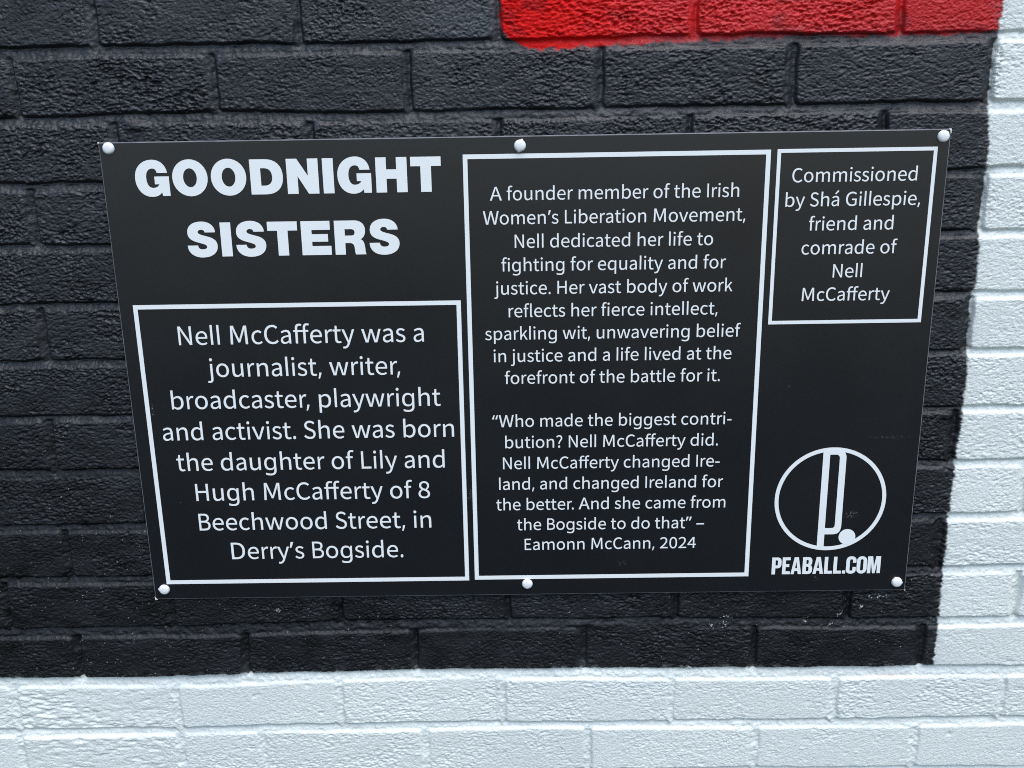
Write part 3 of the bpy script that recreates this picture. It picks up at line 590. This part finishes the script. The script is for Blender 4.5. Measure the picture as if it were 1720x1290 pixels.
cl = pn.nodes.new('ShaderNodeMath'); cl.operation = 'MINIMUM'; cl.inputs[1].default_value = 0.8
pn.links.new(acc, cl.inputs[0]); pn.links.new(cl.outputs[0], mc.inputs['Factor'])
pn.links.new(mc.outputs['Result'], pb.inputs['Base Color'])
nD = pn.nodes.new('ShaderNodeTexNoise'); nD.inputs['Scale'].default_value = 3.2; nD.inputs['Detail'].default_value = 2
pn.links.new(tc.outputs['Object'], nD.inputs['Vector'])
bD = pn.nodes.new('ShaderNodeBump'); bD.inputs['Strength'].default_value = 0.5; bD.inputs['Distance'].default_value = 0.004
pn.links.new(nD.outputs['Fac'], bD.inputs['Height']); pn.links.new(bD.outputs['Normal'], pb.inputs['Normal'])
panel = link('panel', pm, panel_mat, sign)
edge_mat, en, eb = new_mat('sawn_sheet_edge')
eb.inputs['Base Color'].default_value = (0.22, 0.23, 0.25, 1); eb.inputs['Roughness'].default_value = 0.45
enz = en.nodes.new('ShaderNodeTexNoise'); enz.inputs['Scale'].default_value = 60
ecr = en.nodes.new('ShaderNodeMix'); ecr.data_type = 'RGBA'
ecr.inputs['A'].default_value = (0.045, 0.046, 0.05, 1); ecr.inputs['B'].default_value = (0.24, 0.25, 0.27, 1)
etc_ = en.nodes.new('ShaderNodeTexCoord'); en.links.new(etc_.outputs['Object'], enz.inputs['Vector'])
en.links.new(enz.outputs['Fac'], ecr.inputs['Factor']); en.links.new(ecr.outputs['Result'], eb.inputs['Base Color'])
pm.materials.append(edge_mat)
for f in pm.polygons:
    if f.normal.y > -0.98:
        f.material_index = 1

vinyl, vn, vb = new_mat('white_vinyl')
vb.inputs['Base Color'].default_value = (*VINYL, 1)
vb.inputs['Roughness'].default_value = 0.42
tcv = vn.nodes.new('ShaderNodeTexCoord'); nv = vn.nodes.new('ShaderNodeTexNoise'); nv.inputs['Scale'].default_value = 45; nv.inputs['Detail'].default_value = 5
vn.links.new(tcv.outputs['Object'], nv.inputs['Vector'])
mv = vn.nodes.new('ShaderNodeMix'); mv.data_type = 'RGBA'
mv.inputs['A'].default_value = (*VINYL, 1); mv.inputs['B'].default_value = tuple(k * 0.93 for k in VINYL) + (1,)
vn.links.new(nv.outputs['Fac'], mv.inputs['Factor']); vn.links.new(mv.outputs['Result'], vb.inputs['Base Color'])

def outline_mesh(name, splines, thick=0.0003, base=0.0, res=8):
    """splines: lists of bezier points (hx,hy, x,y, hx,hy) in mm -> a filled sheet with a cut thickness"""
    cu = bpy.data.curves.new(name, 'CURVE')
    cu.dimensions = '2D'; cu.fill_mode = 'BOTH'; cu.resolution_u = res
    cu.extrude = thick / 2
    for pts in splines:
        s = cu.splines.new('BEZIER'); s.use_cyclic_u = True
        s.bezier_points.add(len(pts) - 1)
        for bp_, r in zip(s.bezier_points, pts):
            bp_.handle_left_type = bp_.handle_right_type = 'FREE'
            bp_.handle_left = (r[0] / 1000, r[1] / 1000, 0); bp_.co = (r[2] / 1000, r[3] / 1000, 0); bp_.handle_right = (r[4] / 1000, r[5] / 1000, 0)
    o = bpy.data.objects.new(name, cu); COL.objects.link(o)
    bpy.context.view_layer.update()
    me = bpy.data.meshes.new_from_object(o.evaluated_get(bpy.context.evaluated_depsgraph_get()))
    bpy.data.objects.remove(o); bpy.data.curves.remove(cu)
    k_ = len(me.vertices)
    a = np.empty(k_ * 3, np.float32); me.vertices.foreach_get('co', a); a = a.reshape(-1, 3)
    out = np.empty_like(a)
    out[:, 0] = a[:, 0]; out[:, 1] = -(SIGN_OUT / 1000 + base + thick / 2 + a[:, 2]); out[:, 2] = BASE + a[:, 1]
    me.vertices.foreach_set('co', out.ravel())
    me.name = name
    me.update()
    return me

def path(cmds, ox=0.0, oy=0.0, sx=1.0, sy=1.0):
    """('M'/'L', x, y) and ('C', x, y, (h1), (h2)) -> bezier points; the last point joins the first with a line"""
    P = []
    for c_ in cmds:
        P.append([None, None, c_[1], c_[2], None, None])
        if len(c_) == 5:
            P[-2][4:6] = c_[3]; P[-1][0:2] = c_[4]
    for i, r in enumerate(P):
        pr, nx_ = P[i - 1], P[(i + 1) % len(P)]
        if r[0] is None:
            r[0], r[1] = r[2] + (pr[2] - r[2]) / 3, r[3] + (pr[3] - r[3]) / 3
        if r[4] is None:
            r[4], r[5] = r[2] + (nx_[2] - r[2]) / 3, r[3] + (nx_[3] - r[3]) / 3
    return [[ox + r[0] * sx, oy + r[1] * sy, ox + r[2] * sx, oy + r[3] * sy, ox + r[4] * sx, oy + r[5] * sy] for r in P]
def LN(*pts):
    return [('L', x, y) for x, y in pts]
def ELL(cx, cy, rx, ry, k=0.5523):
    return [('L', cx + rx, cy), ('C', cx, cy + ry, (cx + rx, cy + k * ry), (cx + k * rx, cy + ry)), ('C', cx - rx, cy, (cx - k * rx, cy + ry), (cx - rx, cy + k * ry)),
            ('C', cx, cy - ry, (cx - rx, cy - k * ry), (cx - k * rx, cy - ry)), ('C', cx + rx, cy, (cx + k * rx, cy - ry), (cx + rx, cy - k * ry))]
def ell(cx, cy, rx, ry, ox=0, oy=0, k=0.5523):
    P = path(ELL(cx, cy, rx, ry, k), ox, oy)
    P[0][0:2] = P[4][0:2]
    return P[:4]

# heavy grotesque capitals of the heading, drawn in mm (cap height 41)
def G_():
    return [[('L', 38.6, 27), ('C', 21.4, 42.5, (37.6, 36.5), (30.8, 42.5)), ('C', 0, 20.9, (8.6, 42.5), (0, 33)), ('C', 18.5, -0.9, (0, 8), (7.8, -0.9)), ('C', 30.5, 4.3, (24, -0.9), (28, 1)), ('L', 31.1, 0), ('L', 40.1, 0), ('L', 40.1, 22.9), ('L', 22.9, 22.9), ('L', 22.9, 13.8), ('L', 28.2, 13.8), ('C', 20.4, 9.6, (27, 11.2), (24.3, 9.6)), ('C', 13.2, 21, (15.3, 9.6), (13.2, 14.4)), ('C', 21.2, 32.3, (13.2, 28), (16.2, 32.3)), ('C', 26.4, 27, (24.4, 32.3), (26.1, 30.3))]]
def O_():
    return [ELL(21, 20.7, 21, 21.6, .56), ELL(21, 20.8, 8.1, 11.1, .56)]
TITLE = {
    'G': G_(), 'O': O_(),
    'D': [[('L', 0, 0), ('L', 0, 41), ('L', 18, 41), ('C', 38.7, 20.6, (31, 41), (38.7, 33.4)), ('C', 18, 0, (38.7, 7.8), (31, 0))], [('L', 12.4, 10.2), ('L', 12.4, 30.6), ('L', 16.6, 30.6), ('C', 26, 20.3, (23, 30.6), (26, 26.5)), ('C', 16.6, 10.2, (26, 14.2), (23, 10.2))]],
    'N': [LN((0, 0), (0, 41), (12.5, 41), (25, 20.8), (25, 41), (37.5, 41), (37.5, 0), (25, 0), (12.7, 20.7), (12.7, 0))],
    'I': [LN((0, 0), (0, 41), (12.8, 41), (12.8, 0))],
    'H': [LN((0, 0), (0, 41), (12.5, 41), (12.5, 26.9), (24.5, 26.9), (24.5, 41), (37, 41), (37, 0), (24.5, 0), (24.5, 16), (12.5, 16), (12.5, 0))],
    'T': [LN((11.7, 0), (11.7, 30.1), (0, 30.1), (0, 41), (36, 41), (36, 30.1), (24.3, 30.1), (24.3, 0))],
    'S': [[('L', 34.7, 29.4), ('C', 18.4, 42.5, (34, 38.3), (27, 42.5)), ('C', 1.0, 29.2, (8, 42.5), (1, 37.5)), ('C', 13, 17.4, (1, 22), (6, 19.4)), ('C', 23.4, 11.9, (20, 15.4), (23.4, 14.6)), ('C', 17.6, 8.9, (23.4, 9.8), (20.5, 8.9)), ('C', 12.5, 13.7, (14.5, 8.9), (12.5, 10.8)), ('L', 0, 13.7), ('C', 17.5, -0.9, (0, 4.5), (7, -0.9)), ('C', 36.2, 13, (28.5, -0.9), (36.2, 4.4)), ('C', 23.8, 24.6, (36.2, 19.8), (31, 22.8)), ('C', 13.6, 29.8, (17, 26.5), (13.6, 27.3)), ('C', 17.9, 32.7, (13.6, 31.6), (15.4, 32.7)), ('C', 21.9, 29.4, (20.5, 32.7), (21.9, 31.3))]],
    'E': [LN((0, 0), (0, 41), (34.9, 41), (34.9, 30.3), (12.6, 30.3), (12.6, 25.2), (32, 25.2), (32, 16.1), (12.6, 16.1), (12.6, 10.9), (35.5, 10.9), (35.5, 0))],
    'R': [[('L', 0, 0), ('L', 0, 41), ('L', 24, 41), ('C', 37, 29.4, (32, 41), (37, 36.5)), ('C', 30.8, 18.4, (37, 24), (34.8, 19.8)), ('C', 36.2, 7, (35, 17), (35.7, 12.5)), ('C', 37.3, 0, (36.4, 3.5), (36.6, 1.3)), ('L', 24.6, 0), ('C', 23.6, 6.5, (24, 1.5), (23.8, 4)), ('C', 17.5, 14, (23.3, 11.5), (22.3, 14)), ('L', 12.4, 14), ('L', 12.4, 0)], [('L', 12.4, 22.9), ('L', 12.4, 30.7), ('L', 19.5, 30.7), ('C', 24.3, 26.8, (23, 30.7), (24.3, 29.2)), ('C', 19.5, 22.9, (24.3, 24.2), (23, 22.9))]],
}
def closed(cmds, ox, oy, sx=1, sy=1):
    P = path(cmds, ox, oy, sx, sy)
    if len(P) > 2 and abs(P[0][2] - P[-1][2]) < 1e-6 and abs(P[0][3] - P[-1][3]) < 1e-6:
        P[0][0:2] = P[-1][0:2]
        P = P[:-1]
    return P
def heading(word, xs, base):
    sp = []
    for ch, x in zip(word, xs):
        for cont in TITLE[ch]:
            sp.append(closed(cont, x, base))
    return link('heading_line', outline_mesh('heading_line', sp), vinyl, sign)
heading('GOODNIGHT', (-461, -416.8, -370.9, -324.1, -280.7, -238, -220.8, -175.1, -133.8), 235.2)
heading('SISTERS', (-406.8, -366, -348, -309.2, -268.7, -228.6, -186.9), 161.6)

# humanist sans of the paragraphs (units of 1/1000 em): ch -> [advance, contours of (hx,hy,x,y,hx,hy)]
KERN = {'Wo': -25, 'r,': -55, 'y,': -55, 'y’': -20, '’s': -20, 'r.': -55, 'Wh': -8, 'ay': -8, 'yw': -8, 'wa': -8, 'va': -10}
def text_line(text, em, centre, base):
    x, sp, prev = 0.0, [], ''
    for ch in text:
        x += KERN.get(prev + ch, 0)
        prev = ch
        if ch == ' ':
            x += 212
            continue
        adv, g = GLYPHS[ch]
        for cont in g:
            sp.append([[r[0] + x, r[1], r[2] + x, r[3], r[4] + x, r[5]] for r in cont])
        x += adv
    lo = min(r[2] for s in sp for r in s); hi = max(r[2] for s in sp for r in s)
    k_ = em / 1000.0
    ox = centre - (lo + hi) / 2 * k_
    sp = [[[ox + r[0] * k_, base + r[1] * k_, ox + r[2] * k_, base + r[3] * k_, ox + r[4] * k_, base + r[5] * k_] for r in s] for s in sp]
    return link('text_line', outline_mesh('text_line', sp), vinyl, sign)
for text, em, centre, base in LINES:
    text_line(text, em, centre, base)

# white keylines round the three paragraphs
def keyline(l, t, r, b, w):
    o_ = LN((l, b), (l, t), (r, t), (r, b))
    i_ = LN((l + w, b + w), (l + w, t - w), (r - w, t - w), (r - w, b + w))
    return link('border_frame', outline_mesh('border_frame', [path(o_), path(i_)]), vinyl, sign)
for a in FRAMES:
    keyline(*a)

# round emblem: ring, tall letter p and a ball
ECX, ECY = 391.6, -167.0
ring = link('emblem', outline_mesh('emblem', [ell(ECX, ECY, 71.9, 71.7), ell(ECX, ECY, 66.9, 66.5)], res=28), vinyl, sign)
pl = [('L', 378.4, -233.5), ('L', 378.4, -100.5), ('L', 391, -97.2), ('C', 402.4, -99.2, (396, -97.2), (399, -97.8)), ('C', 408.2, -110, (406, -100.8), (408.2, -105)), ('L', 408.4, -203.5), ('C', 398.5, -216, (408.4, -212), (404.8, -216)), ('L', 387.3, -216), ('L', 387.3, -235.2), ('L', 383, -234.6)]
pi_ = [('L', 387.2, -207.3), ('L', 387.2, -105), ('L', 394.6, -105), ('C', 399.8, -110.4, (398, -105), (399.8, -107)), ('L', 399.9, -202.6), ('C', 395.8, -207.3, (399.9, -205.8), (398.4, -207.3))]
link('emblem_letter', outline_mesh('emblem_letter', [path(pl), path(pi_)], thick=0.00036), vinyl, ring)
link('emblem_ball', outline_mesh('emblem_ball', [ell(417, -219.9, 10.9, 10.8)], thick=0.00042, res=16), vinyl, ring)

# condensed capitals of the web address, in mm (cap height 24.3)
def caps(r, x0, y0, x1, y1):
    k_ = r * 0.45
    return [('L', x0, y0 + r), ('L', x0, y1 - r), ('C', x0 + r, y1, (x0, y1 - r + (r - k_)), (x0 + k_, y1)), ('L', x1 - r, y1), ('C', x1, y1 - r, (x1 - k_, y1), (x1, y1 - k_)), ('L', x1, y0 + r), ('C', x1 - r, y0, (x1, y0 + k_), (x1 - k_, y0)), ('L', x0 + r, y0), ('C', x0, y0 + r, (x0 + k_, y0), (x0, y0 + k_))]
NARROW = {
    'P': [[('L', 0, 0), ('L', 0, 24.3), ('L', 6.6, 24.3), ('C', 12.5, 18.5, (10.7, 24.3), (12.5, 22.2)), ('L', 12.5, 14.6), ('C', 6.6, 8.8, (12.5, 10.8), (10.7, 8.8)), ('L', 4.7, 8.8), ('L', 4.7, 0)], [('L', 4.7, 12.7), ('L', 4.7, 20.4), ('L', 6.2, 20.4), ('C', 7.8, 18.5, (7.4, 20.4), (7.8, 19.7)), ('L', 7.8, 14.6), ('C', 6.2, 12.7, (7.8, 13.3), (7.4, 12.7))]],
    'E': [LN((0, 0), (0, 24.3), (11, 24.3), (11, 20.3), (4.7, 20.3), (4.7, 14.5), (9.6, 14.5), (9.6, 10.5), (4.7, 10.5), (4.7, 4), (11, 4), (11, 0))],
    'A': [LN((0, 0), (4.6, 24.3), (10.4, 24.3), (15, 0), (10.3, 0), (9.5, 4.6), (5.3, 4.6), (4.5, 0)), LN((5.9, 8.3), (8.9, 8.3), (7.4, 18.4))],
    'B': [[('L', 0, 0), ('L', 0, 24.3), ('L', 6.8, 24.3), ('C', 12.4, 18.9, (10.7, 24.3), (12.4, 22.3)), ('L', 12.4, 17.2), ('C', 10.2, 12.7, (12.4, 14.8), (11.6, 13.3)), ('C', 12.8, 7.8, (11.9, 12), (12.8, 10.3)), ('L', 12.8, 5.8), ('C', 6.9, 0, (12.8, 2.2), (11, 0))], [('L', 4.7, 14.5), ('L', 4.7, 20.4), ('L', 6.2, 20.4), ('C', 7.7, 18.6, (7.3, 20.4), (7.7, 19.7)), ('L', 7.7, 16.3), ('C', 6, 14.5, (7.7, 15.1), (7.2, 14.5))], [('L', 4.7, 3.9), ('L', 4.7, 10.6), ('L', 6.2, 10.6), ('C', 8, 8.6, (7.5, 10.6), (8, 9.9)), ('L', 8, 5.9), ('C', 6.2, 3.9, (8, 4.6), (7.5, 3.9))]],
    'L': [LN((0, 0), (0, 24.3), (4.7, 24.3), (4.7, 4), (10.8, 4), (10.8, 0))],
    '.': [LN((0, 0), (0, 4.2), (4.2, 4.2), (4.2, 0))],
    'C': [[('L', 13.1, 15.4), ('L', 13.1, 18.4), ('C', 6.6, 24.6, (13.1, 22.4), (10.8, 24.6)), ('C', 0, 18.3, (2.3, 24.6), (0, 22.3)), ('L', 0, 6), ('C', 6.6, -0.3, (0, 2), (2.3, -0.3)), ('C', 13.1, 5.9, (10.8, -0.3), (13.1, 1.9)), ('L', 13.1, 9.2), ('L', 8.6, 9.2), ('L', 8.6, 5.7), ('C', 6.7, 3.8, (8.6, 4.3), (7.9, 3.8)), ('C', 4.7, 5.7, (5.4, 3.8), (4.7, 4.3)), ('L', 4.7, 18.6), ('C', 6.7, 20.5, (4.7, 20), (5.4, 20.5)), ('C', 8.6, 18.6, (7.9, 20.5), (8.6, 20)), ('L', 8.6, 15.4)]],
    'O': [caps(6.4, 0, -0.3, 13.3, 24.6), caps(1.9, 4.7, 3.8, 8.6, 20.5)],
    'M': [LN((0, 0), (0, 24.3), (6.4, 24.3), (8.6, 9), (10.7, 24.3), (17, 24.3), (17, 0), (12.6, 0), (12.6, 16.8), (10.2, 0), (6.9, 0), (4.3, 16.8), (4.3, 0))],
}
sp = []
for ch, x in zip('PEABALL.COM', (321.2, 335.0, 346.4, 361.7, 375.3, 390.4, 402.4, 414.3, 419.1, 433.0, 447.2)):
    for cont in NARROW[ch]:
        sp.append(closed(cont, x, -272.9, {'A': 0.93, 'E': 0.95, 'L': 0.97}.get(ch, 1.0)))
link('web_address', outline_mesh('web_address', sp), vinyl, sign)

# white snap-on screw caps, each with the little nibs left from its moulding
cap_mat, cn, cb = new_mat('white_plastic')
cb.inputs['Base Color'].default_value = (0.80, 0.82, 0.80, 1)
cb.inputs['Roughness'].default_value = 0.38
cb.inputs['Subsurface Weight'].default_value = 0.0
tcc = cn.nodes.new('ShaderNodeTexCoord'); ncc = cn.nodes.new('ShaderNodeTexNoise'); ncc.inputs['Scale'].default_value = 260; ncc.inputs['Detail'].default_value = 4
cn.links.new(tcc.outputs['Object'], ncc.inputs['Vector'])
bcc = cn.nodes.new('ShaderNodeBump'); bcc.inputs['Strength'].default_value = 0.35; bcc.inputs['Distance'].default_value = 0.0006
cn.links.new(ncc.outputs['Fac'], bcc.inputs['Height']); cn.links.new(bcc.outputs['Normal'], cb.inputs['Normal'])
def screw_cap(x, y, nibs, r=7.0):
    bm = bmesh.new()
    SEG = 48
    prof = [(0.97, 0.0), (1.0, 0.4), (1.0, 1.2), (0.955, 1.5), (0.945, 1.9), (0.93, 2.5), (0.86, 3.3), (0.68, 4.0), (0.44, 4.4), (0.18, 4.5)]
    rings = []
    for rr, zz in prof:
        ring_ = []
        for s in range(SEG):
            a = 2 * math.pi * s / SEG
            f = 1.0
            if zz < 2.6:
                for na, amt in nibs:
                    da = (a - math.radians(na) + math.pi) % (2 * math.pi) - math.pi
                    f += amt * math.exp(-(da / 0.16) ** 2)
            ring_.append(bm.verts.new(W(x + r * rr * f * math.cos(a), y + r * rr * f * math.sin(a), SIGN_OUT + 0.05 + zz)))
        rings.append(ring_)
    for r0_, r1_ in zip(rings[:-1], rings[1:]):
        for s in range(SEG):
            bm.faces.new((r0_[s], r0_[(s + 1) % SEG], r1_[(s + 1) % SEG], r1_[s]))
    bm.faces.new(rings[-1]); bm.faces.new(rings[0][::-1])
    for f in bm.faces:
        f.smooth = True
    bmesh.ops.recalc_face_normals(bm, faces=bm.faces)
    me = bpy.data.meshes.new('screw_cap'); bm.to_mesh(me); bm.free()
    return link('screw_cap', me, cap_mat, sign)
for x, y, nibs in CAPS:
    screw_cap(x, y, nibs)

# torn scraps of white protective film caught under three corners
def scrap(pts):
    me = outline_mesh('film_scrap', [path(LN(*pts))], thick=0.00025)
    return link('film_scrap', me, cap_mat, sign)
for pts in SCRAPS:
    scrap(pts)
